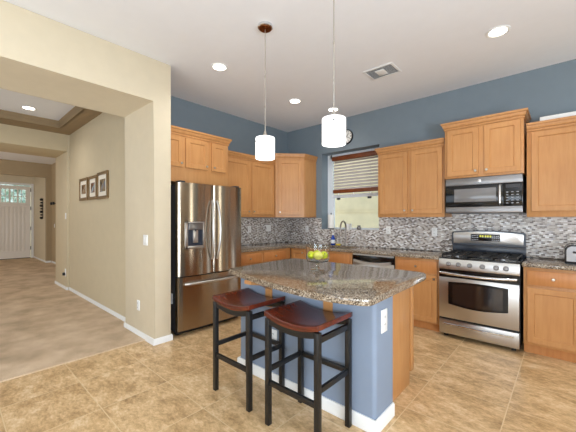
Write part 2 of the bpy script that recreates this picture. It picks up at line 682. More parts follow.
# front door
D = bpy.data.objects.new('door_1', None)
COL.objects.link(D)
D.location = (-9.9, DY1 - 0.02, 0.0)
D.rotation_euler = (0, 0, PI / 2)
struct(D)
# local frame: local -y faces +X (the viewer), local x runs along +Y; hinge side at local x = 0
dw, dh = 0.88, 2.50
slab = MB()
pz0, pz1 = 1.93, 2.38
slab.box(-dw, -dw + 0.13, -0.045, 0, 0.03, dh).box(-0.13, 0, -0.045, 0, 0.03, dh)
slab.box(-dw + 0.13, -0.13, -0.045, 0, pz1, dh).box(-dw + 0.13, -0.13, -0.045, 0, 1.78, pz0)
slab.box(-dw + 0.13, -0.13, -0.045, 0, 0.03, 0.27)
npl = 6
pw = (dw - 0.26) / npl
for i in range(npl):
    a = -dw + 0.13 + i * pw
    slab.box(a + 0.004, a + pw - 0.004, -0.036, -0.006, 0.27, 1.78, bevel=0.006)
slab.box(-dw + 0.13, -0.13, -0.028, -0.004, 0.27, 1.78)
for i in (1, 2):
    a = -dw + 0.13 + i * (dw - 0.26) / 3
    slab.box(a - 0.022, a + 0.022, -0.045, 0, pz0, pz1)
for i in range(3):
    a = -dw + 0.13 + (i + 0.5) * (dw - 0.26) / 3
    slab.box(a - 0.008, a + 0.008, -0.035, -0.01, pz0, pz1)
slab.box(-dw + 0.13, -0.13, -0.035, -0.01, 2.13, 2.15)
slab.box(-dw, 0, -0.06, -0.045, 1.83, 1.86, bevel=0.004)
slab.build('door_panel', 'door_paint', D)
bx(-dw + 0.125, -0.125, -0.024, -0.020, pz0, pz1).build('door_glass', 'window_glass', D)
for z in (0.30, 0.98, 1.68, 2.32):
    MB().cyl((0.008, -0.050, z), 0.011, 0.12, 'z', 10).build('hinge', 'dark_grey', D)
bx(-dw, 0, -0.047, 0, 0.013, 0.028).build('door_sweep', 'black_plastic', D)
mb = MB()
mb.box(0.022, 0.085, -0.07, -0.05, 0.012, 2.60).box(-dw - 0.085, -dw - 0.022, -0.07, -0.05, 0.012, 2.60).box(-dw - 0.022, 0.022, -0.07, -0.05, 2.525, 2.60)
dc = mb.build('trim_door', 'white_paint')
dc.location = D.location
dc.rotation_euler = D.rotation_euler
struct(dc)
# mottled green backdrop added outdoors so the door lights don't blow out
t = NT('backdrop_green')
f = t.noise(t.coords(), 5, 4)
t.base(t.ramp(f, [(0.4, lin(150, 176, 160)), (0.6, lin(225, 232, 226))]))
t.set(0.9)
M['backdrop_green'] = t.m
b_ = bmesh.new()
bmesh.ops.create_grid(b_, x_segments=24, y_segments=24, size=1.0)
for v in b_.verts:
    v.co = Vector((-12.4 + 0.25 * math.sin(v.co.x * 19) * math.cos(v.co.y * 17) + 0.15 * random.random(), -3.0 + v.co.x * 1.8, 1.45 + v.co.y * 1.45))
m_ = MB()
m_._merge(b_)
m_.box(-13.2, -12.6, -4.7, -1.3, 0.0, 2.8, bevel=0.15)
hd = m_.build('door_backdrop', 'backdrop_green')
tag(hd, 'pale green backdrop added outdoors behind the front door glass', 'hedge')
hd['kind'] = 'stuff'
struct(bx(-14.5, -9.99, -6.5, 0.0, -0.12, 0.0).build('floor_porch', 'concrete_wall'))


# ------------------------------------------------------------------ kitchen cabinets
def knob(mb_parent, x, y, z, r=0.014):
    MB().lathe([(0.006, 0), (0.006, -0.012), (r, -0.017), (r * 1.05, -0.022), (r * 0.8, -0.028), (0, -0.030)],
               (x, y, z), 'y', 12).build('knob', 'nickel', mb_parent)


CROWN = [(0.0, -0.012), (0.010, -0.012), (0.010, 0.004), (0.004, 0.006), (0.004, 0.011), (0.014, 0.013), (0.018, 0.020), (0.026, 0.044), (0.026, 0.050), (0.036, 0.052), (0.038, 0.074),
         (0.0, 0.074)]


def upper(label, loc, rz, w, d, h, doors, crown=True, ends=(True, True), light_rail=True):
    c = thing('wall_cabinet', label, 'cabinet', loc, rz)
    mb = MB()
    mb.box(0, w, -d + 0.02, 0, 0, h)
    mb.box(0, w, -d, -d + 0.02, 0, h, bevel=0.0015)
    mb.build('carcass', 'maple', c)
    for (a, b, z0, z1, ks) in doors:
        dd = MB().panel_door(a, b, z0, z1, -d - 0.001).build('door', 'maple', c)
        kx = a + 0.028 if ks == 'l' else b - 0.028
        knob(dd, kx, -d - 0.021, z0 + 0.045)
    if crown:
        path = [(0, -d), (w, -d)]
        if ends[0]:
            path = [(0, 0)] + path
        if ends[1]:
            path = path + [(w, 0)]
        MB().sweep(path, CROWN, h).build('crown_moulding', 'maple', c)
    return c


G = 'maple wall cabinets'
ys = -0.0005
upper('maple double-door wall cabinet right of the window, left of the microwave', (2.06, ys, 1.38), 0, 0.89, 0.33, 0.915,
      [(0.04, 0.425, 0.045, 0.885, 'r'), (0.475, 0.865, 0.045, 0.885, 'l')], ends=(True, False))
upper('raised maple double-door wall cabinet directly over the microwave', (2.97, ys, 1.842), 0, 0.775, 0.40, 0.605,
      [(0.03, 0.36, 0.025, 0.58, 'r'), (0.415, 0.75, 0.025, 0.58, 'l')])
upper('maple single-door wall cabinet right of the microwave at the photo edge', (3.765, ys, 1.375), 0, 0.535, 0.33, 0.925,
      [(0.04, 0.50, 0.06, 0.90, 'r')], ends=(False, True))
upper('shallow three-door maple cabinet above the refrigerator', (0.0005, -2.828, 1.80), PI / 2, 0.915, 0.62, 0.575,
      [(0.015, 0.232, 0.18, 0.55, 'r'), (0.272, 0.585, 0.18, 0.55, 'r'), (0.642, 0.872, 0.18, 0.55, 'l')], ends=(False, True))
upper('maple double-door wall cabinet between refrigerator and corner cabinet', (0.0005, -1.90, 1.385), PI / 2, 1.19, 0.33, 0.915,
      [(0.03, 0.62, 0.045, 0.885, 'r'), (0.67, 1.165, 0.045, 0.885, 'l')], ends=(False, False))

# diagonal corner wall cabinet
cc = thing('corner_cabinet', 'taller diagonal maple corner wall cabinet left of the window', 'cabinet', (0.0005, -0.0005, 1.385))
pa, pb = 0.35, 0.70
MB().prism([(0, 0), (0, -pb), (pa, -pb), (pb, -pa), (pb, 0)], 'z', 0, 1.025).build('carcass', 'maple', cc)
dl = math.hypot(pb - pa, pb - pa)
dn = MB().panel_door(0.045, dl - 0.045, 0.045, 0.985, -0.001)
dob = dn.build('door', 'maple', cc)
dob.location = (pa, -pb, 0)
dob.rotation_euler = (0, 0, PI / 4)
knob(dob, 0.075, -0.021, 0.09)
MB().sweep([(0, -pb), (pa, -pb), (pb, -pa), (pb, 0)], CROWN, 1.025).build('crown_moulding', 'maple', cc)
mb = MB().panel_door(0.02, pa - 0.02, 0.02, 1.0, 0.0, 0.006, 0.05, 0.003)
ep = mb.build('end_panel', 'maple', cc)
ep.location = (pb + 0.0005, -pa, 0)
ep.rotation_euler = (0, 0, PI / 2)

o = bx(3.87, 4.29, -0.26, -0.10, 2.301, 2.443, bevel=0.004).build('storage_box', 'white_paint')
tag(o, 'long white box lying on top of the rightmost wall cabinet', 'box')


def base_cab(label, loc, rz, w, drawers, doors, d=0.60, h=0.872, toe=True):
    c = thing('base_cabinet', label, 'cabinet', loc, rz)
    mb = MB()
    tk = 0.10
    mb.box(0, 0.018, -d + 0.02, 0, tk, h).box(w - 0.018, w, -d + 0.02, 0, tk, h)
    mb.box(0.018, w - 0.018, -d + 0.02, 0, tk, tk + 0.018).box(0.018, w - 0.018, -0.012, 0, tk + 0.018, h)
    mb.build('carcass', 'maple', c)
    bx(0, w, -d, -d + 0.02, tk, h, bevel=0.0015).build('face_frame', 'maple', c)
    bx(0, w, -d + 0.055, -d + 0.07, 0.0, tk).build('toe_kick', 'maple_deep', c)
    for (a, b, z0, z1, k) in drawers:
        dr = bx(a, b, -d - 0.021, -d - 0.001, z0, z1, bevel=0.004).build('drawer', 'maple_deep', c)
        if k:
            knob(dr, (a + b) / 2, -d - 0.021, (z0 + z1) / 2)
    for (a, b, z0, z1, ks) in doors:
        dd = MB().panel_door(a, b, z0, z1, -d - 0.001).build('door', 'maple', c)
        kx = a + 0.03 if ks == 'l' else b - 0.03
        knob(dd, kx, -d - 0.021, z1 - 0.035)
    return c


yb = -0.013
base_cab('maple base cabinet right of the range with one drawer over a door', (3.760, yb, 0), 0, 0.46,
         [(0.03, 0.43, 0.70, 0.845, 1)], [(0.03, 0.43, 0.125, 0.672, 'r')])
base_cab('maple base cabinet between the dishwasher and the range', (2.432, yb, 0), 0, 0.535,
         [(0.03, 0.515, 0.70, 0.845, 1)], [(0.03, 0.515, 0.115, 0.672, 'r')])
base_cab('maple sink base cabinet left of the dishwasher', (0.955, yb, 0), 0, 0.845,
         [(0.03, 0.41, 0.70, 0.845, 0), (0.435, 0.815, 0.70, 0.845, 0)],
         [(0.03, 0.41, 0.125, 0.672, 'r'), (0.435, 0.815, 0.125, 0.672, 'l')])
base_cab('narrow maple corner base cabinet left of the sink cabinet', (0.632, yb, 0), 0, 0.318,
         [], [(0.04, 0.303, 0.125, 0.845, 'r')])
xa = 0.013
base_cab('maple base cabinet beside the refrigerator with drawer over door', (xa, -1.80, 0), PI / 2, 0.51,
         [(0.03, 0.495, 0.70, 0.845, 1)], [(0.03, 0.495, 0.125, 0.672, 'r')], d=0.615)
base_cab('maple base cabinet by the inner corner left of the sink run', (xa, -1.285, 0), PI / 2, 0.66,
         [(0.03, 0.53, 0.70, 0.845, 1)], [(0.03, 0.53, 0.125, 0.672, 'l')], d=0.615)

# continuous L-shaped granite worktop with the sink hole
wt = MB()
zt0, zt1 = 0.874, 0.914
wt.box(0.0125, 0.65, -1.805, -0.65, zt0, zt1, bevel=0.004)
wt.box(0.0125, 1.06, -0.65, -0.0125, zt0, zt1, bevel=0.004)
wt.box(1.06, 1.70, -0.65, -0.55, zt0, zt1, bevel=0.004).box(1.06, 1.70, -0.16, -0.0125, zt0, zt1, bevel=0.004)
wt.box(1.70, 2.970, -0.65, -0.0125, zt0, zt1, bevel=0.004)
tag(wt.build('countertop', 'granite'), 'L-shaped brown granite countertop running along the window and refrigerator walls', 'countertop')
tag(bx(3.750, 4.235, -0.65, -0.0125, zt0, zt1, bevel=0.004).build('countertop', 'granite'),
    'short granite countertop right of the range under the toaster', 'countertop')
# sink
sk = MB()
sk.box(1.05, 1.71, -0.56, -0.15, 0.868, 0.8735)
sk.bm.free()
sk = MB()
sk.box(1.055, 1.06, -0.555, -0.155, 0.70, 0.8735).box(1.70, 1.705, -0.555, -0.155, 0.70, 0.8735)
sk.box(1.06, 1.70, -0.555, -0.55, 0.70, 0.8735).box(1.06, 1.70, -0.16, -0.155, 0.70, 0.8735).box(1.055, 1.705, -0.555, -0.155, 0.695, 0.70)
si = sk.build('sink', 'stainless')
tag(si, 'stainless undermount sink set in the counter below the window', 'sink')
MB().lathe([(0.045, 0), (0.045, 0.004), (0.03, 0.004), (0.025, 0.001)], (1.38, -0.35, 0.7005), 'z', 20).build('drain', 'nickel', si)

# faucet
fc = thing('faucet', 'dark metal gooseneck faucet behind the kitchen sink', 'faucet', (1.385, -0.10, 0.9145))
MB().lathe([(0.028, 0), (0.028, 0.01), (0.018, 0.02), (0.016, 0.09), (0.013, 0.10)], (0, 0, 0), 'z', 18).build('faucet_base', 'faucet_metal', fc)
pts = [(0, 0, 0.09), (0, 0, 0.29)]
for k in range(1, 13):
    a = PI * k / 12
    pts.append((0, -0.085 + 0.085 * math.cos(a), 0.29 + 0.115 * math.sin(a)))
pts.append((0, -0.172, 0.24))
MB().tube(pts, 0.0125, 12).build('gooseneck_spout', 'faucet_metal', fc)
MB().lathe([(0.013, 0), (0.017, -0.02), (0.017, -0.06), (0.014, -0.075)], (0, -0.172, 0.245), 'z', 16).build('spray_head', 'faucet_metal', fc)
MB().tube([(0.015, 0, 0.055), (0.05, -0.005, 0.062), (0.075, -0.01, 0.075)], [0.008, 0.007, 0.006], 8).build('handle', 'faucet_metal', fc)


# ------------------------------------------------------------------ dishwasher
dwh = thing('dishwasher', 'stainless dishwasher with black control strip under the counter', 'dishwasher', (1.812, -0.02, 0))
bx(0.004, 0.606, -0.575, 0, 0.02, 0.868).build('body', 'dark_grey', dwh)
bx(0.004, 0.606, -0.60, -0.577, 0.11, 0.752, bevel=0.004).build('door', 'stainless', dwh)
bx(0.004, 0.606, -0.60, -0.577, 0.757, 0.866, bevel=0.004).build('control_panel', 'black_gloss', dwh)
n = 20
pp = [(0.03 + 0.545 * i / n, 0.79 - 0.028 * math.sin(PI * i / n)) for i in range(n + 1)]
pq = [(x, z - 0.030) for x, z in pp][::-1]
MB().prism(pp + pq, 'y', -0.632, -0.602).build('handle', 'stainless', dwh)
bx(0.004, 0.606, -0.603, -0.598, 0.848, 0.866).build('top_trim', 'stainless', dwh)
bx(0.02, 0.59, -0.54, -0.53, 0.0, 0.10).build('toe_panel', 'black_plastic', dwh)


# ------------------------------------------------------------------ range
rg = thing('gas_range', 'stainless freestanding gas range with black grates under the microwave', 'range', (2.978, -0.014, 0))
W = 0.762
mb = MB()
mb.box(0.003, W - 0.003, -0.635, -0.03, 0.04, 0.895)
for lx in (0.04, W - 0.08):
    mb.box(lx, lx + 0.04, -0.60, -0.56, 0, 0.04).box(lx, lx + 0.04, -0.12, -0.08, 0, 0.04)
mb.build('body', 'black_plastic', rg)
# bottom drawer
dr = bx(0.008, W - 0.008, -0.668, -0.636, 0.045, 0.205, bevel=0.006).build('storage_drawer', 'stainless', rg)
pts = [(0.06, -0.668, 0.160)] + [(0.06 + 0.645 * i / 14, -0.682 - 0.014 * math.sin(PI * i / 14), 0.160) for i in range(15)] + [(0.705, -0.668, 0.160)]
MB().tube(pts, 0.009, 10).build('drawer_handle', 'chrome', dr)
# oven door with arched window
od = MB()
od.box(0.008, W - 0.008, -0.672, -0.636, 0.228, 0.690, bevel=0.006)
odo = od.build('oven_door', 'stainless', rg)
bx(0.008, W - 0.008, -0.664, -0.636, 0.692, 0.782).build('door_top_band', 'black_gloss', odo)
n = 18
wx0, wx1 = 0.105, 0.665


def arch_poly(x0, x1, zb, zt, bb, bt):
    top = [(x0 + (x1 - x0) * i / n, zt + bt * math.sin(PI * i / n)) for i in range(n + 1)]
    bot = [(x0 + (x1 - x0) * i / n, zb - bb * math.sin(PI * i / n)) for i in range(n + 1)][::-1]
    return top + bot


MB().prism(arch_poly(wx0, wx1, 0.392, 0.640, 0.030, 0.012), 'y', -0.6745, -0.6715).build('window_frame', 'black_gloss', odo)
MB().prism(arch_poly(wx0 + 0.045, wx1 - 0.045, 0.412, 0.618, 0.024, 0.010), 'y', -0.6765, -0.6747).build('oven_window', 'oven_glass', odo)
pts = [(0.03, -0.668, 0.742)] + [(0.03 + 0.70 * i / 16, -0.690 - 0.028 * math.sin(PI * i / 16), 0.742 - 0.012 * math.sin(PI * i / 16)) for i in range(17)] + [(0.73, -0.668, 0.742)]
MB().tube(pts, 0.0155, 12).build('door_handle', 'chrome', odo)
# sloped control panel and knobs
mb = MB()
mb.prism([(-0.636, 0.784), (-0.672, 0.784), (-0.676, 0.80), (-0.655, 0.897), (-0.636, 0.897)], 'x', 0.003, W - 0.003)
cp = mb.build('control_panel', 'stainless', rg)
for kx in (0.105, 0.207, 0.318, 0.437, 0.560, 0.645):
    k = MB()
    k.lathe([(0.026, 0.004), (0.026, -0.004), (0.021, -0.008), (0.019, -0.028), (0.0, -0.030)], (0, 0, 0), 'y', 20)
    k.box(-0.004, 0.004, -0.036, -0.006, -0.019, 0.019, bevel=0.002)
    ko = k.build('knob', 'steel_dark', cp)  # darker steel stands in for the shadows beneath the knobs
    ko.location = (kx, -0.6685, 0.842)
    ko.rotation_euler = (-0.21, 0, 0)
# cooktop
bx(0.003, W - 0.003, -0.650, -0.075, 0.8955, 0.912, bevel=0.004).build('cooktop', 'black_gloss', rg)
for bxp, byp, br in ((0.16, -0.50, 0.05), (0.16, -0.22, 0.04), (0.60, -0.50, 0.05), (0.60, -0.22, 0.04), (0.38, -0.36, 0.045)):
    b_ = MB()
    b_.lathe([(br, 0), (br, 0.008), (br * 0.7, 0.012), (br * 0.7, 0.02), (0, 0.022)], (bxp, byp, 0.9125), 'z', 22)
    b_.build('burner', 'steel_dark', rg)
for gx0, gx1 in ((0.025, 0.258), (0.264, 0.498), (0.504, 0.737)):
    g_ = MB()
    zt = 0.952
    for yy in (-0.625, -0.36, -0.105):
        g_.box(gx0, gx1, yy - 0.007, yy + 0.007, zt - 0.014, zt, bevel=0.003)
    for xx in (gx0 + 0.007, (gx0 + gx1) / 2, gx1 - 0.007):
        g_.box(xx - 0.007, xx + 0.007, -0.632, -0.098, zt - 0.012, zt + 0.002, bevel=0.003)
    for xx in (gx0 + 0.05, gx1 - 0.05):
        for yy in (-0.5, -0.22):
            g_.box(xx - 0.045, xx + 0.045, yy - 0.005, yy + 0.005, zt - 0.012, zt + 0.001, bevel=0.002)
    for xx in (gx0 + 0.008, gx1 - 0.008):
        for yy in (-0.622, -0.108):
            g_.box(xx - 0.008, xx + 0.008, yy - 0.008, yy + 0.008, 0.9122, zt - 0.01)
    g_.build('grate', 'black_iron', rg)
# backguard
bgd = MB()
bgd.box(0.0, W, -0.072, -0.012, 0.895, 1.042, bevel=0.004)
pts = [(0.0, 1.03), (0.0, 1.175), (0.012, 1.192)] + [(0.012 + (W - 0.024) * i / 14, 1.192 + 0.022 * math.sin(PI * i / 14)) for i in range(1, 14)] + [(W - 0.012, 1.192), (W, 1.175), (W, 1.03)]
bgd.prism(pts, 'y', -0.098, -0.010)
bgo = bgd.build('backguard', 'range_black', rg)
pts = [(0.022, 1.050), (0.016, 1.165), (0.028, 1.178)] + [(0.028 + (W - 0.056) * i / 14, 1.178 + 0.020 * math.sin(PI * i / 14)) for i in range(1, 14)] + [(W - 0.028, 1.178), (W - 0.016, 1.165), (W - 0.022, 1.050)]
MB().prism(pts, 'y', -0.103, -0.0985, bevel=0.0015).build('steel_fascia', 'stainless', bgo)
dp = bx(0.215, 0.52, -0.107, -0.1035, 1.085, 1.168, bevel=0.003).build('display', 'black_gloss', bgo)
mb = MB()
for i, dx in enumerate((0, 0.024, 0.054, 0.078, 0.104)):
    mb.box(0.312 + dx, 0.312 + dx + 0.017, -0.1082, -0.1072, 1.132, 1.154)
mb.build('clock_digits', 'display_green', dp)
for x0_ in (0.228, 0.440):
    for i in range(4):
        for j in range(3):
            bx(x0_ + 0.019 * i, x0_ + 0.012 + 0.019 * i, -0.1078, -0.1071, 1.095 + 0.024 * j, 1.105 + 0.024 * j).build('touch_key', 'steel_dark', dp)

# ------------------------------------------------------------------ over-the-range microwave
mw = thing('microwave', 'stainless over-the-range microwave under the raised cabinet', 'microwave', (2.979, -0.014, 1.424))
bx(0, 0.757, -0.35, 0, 0, 0.414).build('body', 'dark_grey', mw)
bx(0, 0.757, -0.388, -0.352, 0.327, 0.414, bevel=0.004).build('vent_panel', 'steel_dark', mw)
bx(0, 0.757, -0.388, -0.352, 0.0, 0.072, bevel=0.004).build('bottom_trim', 'steel_dark', mw)
md = bx(0, 0.585, -0.386, -0.352, 0.074, 0.325, bevel=0.004).build('door', 'black_gloss', mw)
bx(0.095, 0.52, -0.3885, -0.3862, 0.130, 0.285, bevel=0.001).build('door_window', 'micro_glass', md)
MB().tube([(0.558, -0.386, 0.092), (0.558, -0.418, 0.105), (0.558, -0.428, 0.20), (0.558, -0.418, 0.295), (0.558, -0.386, 0.308)], 0.013, 12).build('door_handle', 'stainless', md)
kp = bx(0.587, 0.757, -0.386, -0.352, 0.074, 0.325, bevel=0.004).build('keypad', 'black_gloss', mw)
for i in range(3):
    for j in range(5):
        cx_, cz_ = 0.622 + 0.046 * i, 0.105 + 0.030 * j
        bx(cx_ - 0.010, cx_ + 0.010, -0.3875, -0.3862, cz_ - 0.005, cz_ + 0.005).build('key', 'key_grey', kp)
bx(0.61, 0.735, -0.3875, -0.3862, 0.272, 0.308).build('display', 'dark_grey', kp)
MB().lathe([(0.017, 0), (0.017, -0.003), (0.013, -0.004), (0, -0.004)], (0.36, -0.388, 0.372), 'y', 24).build('round_badge', 'chrome', mw)


# ------------------------------------------------------------------ refrigerator
rf = thing('refrigerator', 'stainless french-door refrigerator with a water dispenser in its left door', 'refrigerator', (0, -2.752, 0), PI / 2)
RW = 0.925
mb = MB()
mb.box(0.012, RW - 0.012, -0.742, -0.05, 0.04, 1.755, bevel=0.004)
mb.build('body', 'dark_grey', rf)


def bow(x0, x1, yback, yedge, bulge, z0, z1, n=24):
    pts = []
    for i in range(n + 1):
        u = i / n
        yy = yedge - bulge * (1 - (2 * u - 1) ** 2) * (1.0 if x1 - x0 < 0.6 else 0.8)
        e = min(u, 1 - u) * (x1 - x0)
        if e < 0.008:
            yy += 0.008 * (1 - e / 0.008)
        pts.append((x0 + (x1 - x0) * u, yy))
    pts += [(x1, yback), (x0, yback)]
    return MB().prism(pts, 'z', z0, z1)


ld = bow(0.0, 0.472, -0.746, -0.806, 0.028, 0.692, 1.775).build('left_door', 'fridge_steel', rf)
rd = bow(0.477, RW, -0.746, -0.806, 0.028, 0.692, 1.775).build('right_door', 'fridge_steel', rf)
fz = bow(0.0, RW, -0.746, -0.806, 0.030, 0.065, 0.678).build('freezer_drawer', 'fridge_steel', rf)


def bowed_handle(x, lean):
    pts = []
    for i in range(17):
        u = i / 16
        s = math.sin(PI * u)
        pts.append((x + lean * 0.020 * s, -0.832 - 0.052 * (s ** 0.6), 0.860 + 0.72 * u))
    return MB().tube(pts, 0.0135, 12)


bowed_handle(0.442, -1).build('door_handle', 'stainless', ld)
bowed_handle(0.508, 1).build('door_handle', 'stainless', rd)
pts = [(0.075 + 0.775 * i / 20, -0.828 - 0.05 * (math.sin(PI * i / 20) ** 0.35 if 0 < i < 20 else 0), 0.600) for i in range(21)]
MB().tube(pts, 0.015, 12).build('drawer_handle', 'stainless', fz)
# dispenser
dx0, dx1, dz0, dz1 = 0.075, 0.325, 1.005, 1.322
mb = MB()
yf = -0.838
mb.box(dx0, dx0 + 0.035, yf, -0.80, dz0, dz1, bevel=0.004).box(dx1 - 0.02, dx1, yf, -0.80, dz0, dz1, bevel=0.004)
mb.box(dx0, dx1, yf, -0.80, dz0, dz0 + 0.035, bevel=0.004).box(dx0, dx1, yf, -0.80, dz1 - 0.018, dz1, bevel=0.004)
dsp = mb.build('dispenser_frame', 'stainless', ld)
bx(dx0 + 0.03, dx1 - 0.015, -0.8345, -0.828, dz0 + 0.03, dz1 - 0.015).build('dispenser_recess', 'range_black', dsp)
bx(dx0 + 0.04, dx1 - 0.025, -0.848, -0.835, dz1 - 0.095, dz1 - 0.022, bevel=0.004).build('dispenser_controls', 'steel_dark', dsp)
bx(dx0 + 0.095, dx1 - 0.09, -0.846, -0.835, dz0 + 0.07, dz1 - 0.10, bevel=0.003).build('paddle', 'stainless', dsp)
MB().cyl((0.20, -0.842, dz1 - 0.115), 0.012, 0.03, 'z', 12).build('spout', 'black_plastic', dsp)
for hx in (0.03, RW - 0.10):
    bx(hx, hx + 0.07, -0.79, -0.69, 1.776, 1.798, bevel=0.005).build('hinge_cover', 'dark_grey', rf)
bx(0.015, RW - 0.015, -0.745, -0.69, 0.012, 0.06).build('toe_grille', 'black_plastic', rf)
for fx_ in (0.05, RW - 0.05):
    MB().cyl((fx_, -0.70, 0.0), 0.022, 0.04, 'z', 14).build('foot', 'black_plastic', rf)
    MB().cyl((fx_, -0.12, 0.0), 0.022, 0.04, 'z', 14).build('foot', 'black_plastic', rf)
bx(0.006, 0.011, -0.66, -0.58, 0.36, 0.48).build('sticker', 'label_white', rf)
bx(0.83, 0.88, -0.8195, -0.812, 1.705, 1.716).build('nameplate', 'steel_dark', rd)

# ------------------------------------------------------------------ island
isl = thing('kitchen_island', 'blue kitchen island with maple end panel and bow-front granite top', 'island', (2.52, -2.40, 0))
ox, oy = 2.52, -2.40
IX0, IX1, IY0, IY1 = 1.855, 3.19, -2.715, -2.455
mb = MB()
pts = []
r_ = 0.03
for (px_, py_, a0) in ((IX0 + r_, IY0 + r_, PI), (IX1 - r_, IY0 + r_, 1.5 * PI)):
    for k in range(7):
        a = a0 + PI / 2 * k / 6
        pts.append((px_ + r_ * math.cos(a) - ox, py_ + r_ * math.sin(a) - oy))
pts += [(IX1 - ox, IY1 - oy), (IX0 - ox, IY1 - oy)]
MB().prism(pts, 'z', 0, 0.874).build('painted_wall', 'island_paint', isl)
BI = [(0, 0), (0.014, 0), (0.014, 0.078), (0.009, 0.088), (0, 0.088)]
MB().sweep([(IX0 - ox, IY1 - oy - 0.001), (IX0 - ox, IY0 - oy), (IX1 - ox, IY0 - oy), (IX1 - ox, IY1 - oy)],
           BI).build('baseboard', 'white_paint', isl)
mb = MB()
cx0, cx1, cy0, cy1 = 1.87 - ox, 3.115 - ox, IY1 - oy + 0.001, -1.90 - oy
mb.box(cx0, cx1, cy0, cy1, 0.10, 0.874)
mb.box(cx0, cx1, cy0, cy1 - 0.075, 0.0, 0.10)
mb.build('cabinet_box', 'maple_deep', isl)
bx(cx1 + 0.0005, cx1 + 0.012, cy0, cy1 - 0.075, 0.0, 0.874, bevel=0.001).build('end_panel', 'maple', isl)
bx(cx1 + 0.0005, cx1 + 0.018, cy1 - 0.06, cy1, 0.10, 0.874, bevel=0.002).build('face_frame', 'maple', isl)
for i in range(3):
    a = cx0 + 0.02 + i * 0.405
    dd = MB()
    dd.panel_door(-a - 0.385, -a, 0.12, 0.67, 0)
    dob = dd.build('door', 'maple', isl)
    dob.location = (0, cy1 + 0.001, 0)
    dob.rotation_euler = (0, 0, PI)
    dd = bx(-a - 0.385, -a, -0.02, 0, 0.70, 0.85, bevel=0.003).build('drawer', 'maple', isl)
    dd.location = (0, cy1 + 0.001, 0)
    dd.rotation_euler = (0, 0, PI)
# support brackets under the overhang
for px_ in (2.243, 2.835):
    MB().prism([(IY0 - oy - 0.001, 0.873), (-2.95 - oy, 0.873), (-2.95 - oy, 0.845), (-2.80 - oy, 0.815), (IY0 - oy - 0.008, 0.77), (IY0 - oy - 0.008, 0.62), (IY0 - oy - 0.001, 0.62)],
               'x', px_ - 0.038 - ox, px_ + 0.038 - ox).build('bracket', 'maple', isl)
# granite top: straight back, tapering left end, bowed front
front = [(3.262, -2.03), (3.294, -2.955), (3.285, -2.985), (3.255, -3.007), (3.145, -3.047), (3.015, -3.061), (2.863, -3.061), (2.672, -3.038),
         (2.422, -2.992), (2.199, -2.937), (2.009, -2.890), (1.91, -2.872), (1.885, -2.862), (1.873, -2.84)]
back = [(1.795, -2.03), (1.815, -1.935), (1.86, -1.90), (3.16, -1.90), (3.225, -1.92), (3.255, -1.97)]
top = [(x - ox, y - oy) for x, y in front + back]
MB().prism(top, 'z', 0.875, 0.916, bevel=0.006).build('granite_top', 'granite', isl)


def plate(name, label, cat, loc, rz, slots='outlet', w=0.072, h=0.118, group=None):
    t_ = thing(name, label, cat, loc, rz, group)
    bx(-w / 2, w / 2, -0.007, 0, -h / 2, h / 2, bevel=0.003).build('cover_plate', 'white_plastic', t_)
    gangs = max(1, round(w / 0.06)) if w > 0.1 else 1
    for gq in range(gangs):
        cxg = (gq - (gangs - 1) / 2) * 0.046
        if slots == 'outlet':
            for dz in (-0.024, 0.024):
                m_ = bx(cxg - 0.016, cxg + 0.016, -0.010, -0.0072, dz - 0.016, dz + 0.016, bevel=0.003).build('socket', 'white_paint', t_)
                mb_ = MB()
                mb_.box(cxg - 0.008, cxg - 0.005, -0.0106, -0.0101, dz - 0.003, dz + 0.008).box(cxg + 0.005, cxg + 0.008, -0.0106, -0.0101, dz - 0.003, dz + 0.008)
                mb_.build('slots', 'dark_grey', m_)
        else:
            bx(cxg - 0.017, cxg + 0.017, -0.011, -0.0072, -0.033, 0.033, bevel=0.003).build('rocker', 'white_paint', t_)
    return t_


plate('wall_outlet', 'white outlet on the blue island front behind the stools', 'outlet', (2.297, IY0 - 0.0005, 0.385), 0, w=0.08, h=0.125)
plate('wall_outlet', 'white outlet on the blue island end near the maple panel', 'outlet', (IX1 + 0.0005, -2.598, 0.685), PI / 2, w=0.085, h=0.15)
plate('wall_outlet', 'white outlet on the mosaic backsplash just left of the range', 'outlet', (2.735, -0.0125, 1.176), 0)
plate('wall_outlet', 'white outlet on the mosaic backsplash right of the window sill', 'outlet', (2.075, -0.0125, 1.186), 0)
plate('wall_outlet', 'white outlet on the mosaic near the corner left of the paper towels', 'outlet', (0.50, -0.0125, 1.17), 0)
plate('wall_outlet', 'outlet on the left backsplash nearest the refrigerator', 'outlet', (0.0125, -1.00, 1.18), PI / 2)
plate('light_switch', 'double switch plate on the left backsplash toward the corner', 'switch', (0.0125, -0.54, 1.19), PI / 2, 'rocker', w=0.115)
plate('light_switch', 'white switch plate on the beige wing wall beside the hall', 'switch', (0.590, -3.0205, 1.117), 0, 'rocker', w=0.115)
plate('wall_outlet', 'white outlet low on the beige wing wall above the baseboard', 'outlet', (0.40, -3.0205, 0.355), 0)
plate('light_switch', 'white switch on the hall opening jamb beyond the pictures', 'switch', (-3.03, -2.9755, 1.415), 0, 'rocker')
oo = plate('wall_outlet', 'outlet with a black plug low on the hall opening jamb', 'outlet', (-3.05, -2.9755, 0.33), 0, h=0.15)
bx(-0.022, 0.022, -0.05, -0.011, -0.05, 0.005, bevel=0.008).build('plug', 'black_plastic', oo)
plate('light_switch', 'small switch on the grey entry wall beneath the black hooks', 'switch', (-7.45, -2.3005, 1.16), 0, 'rocker')

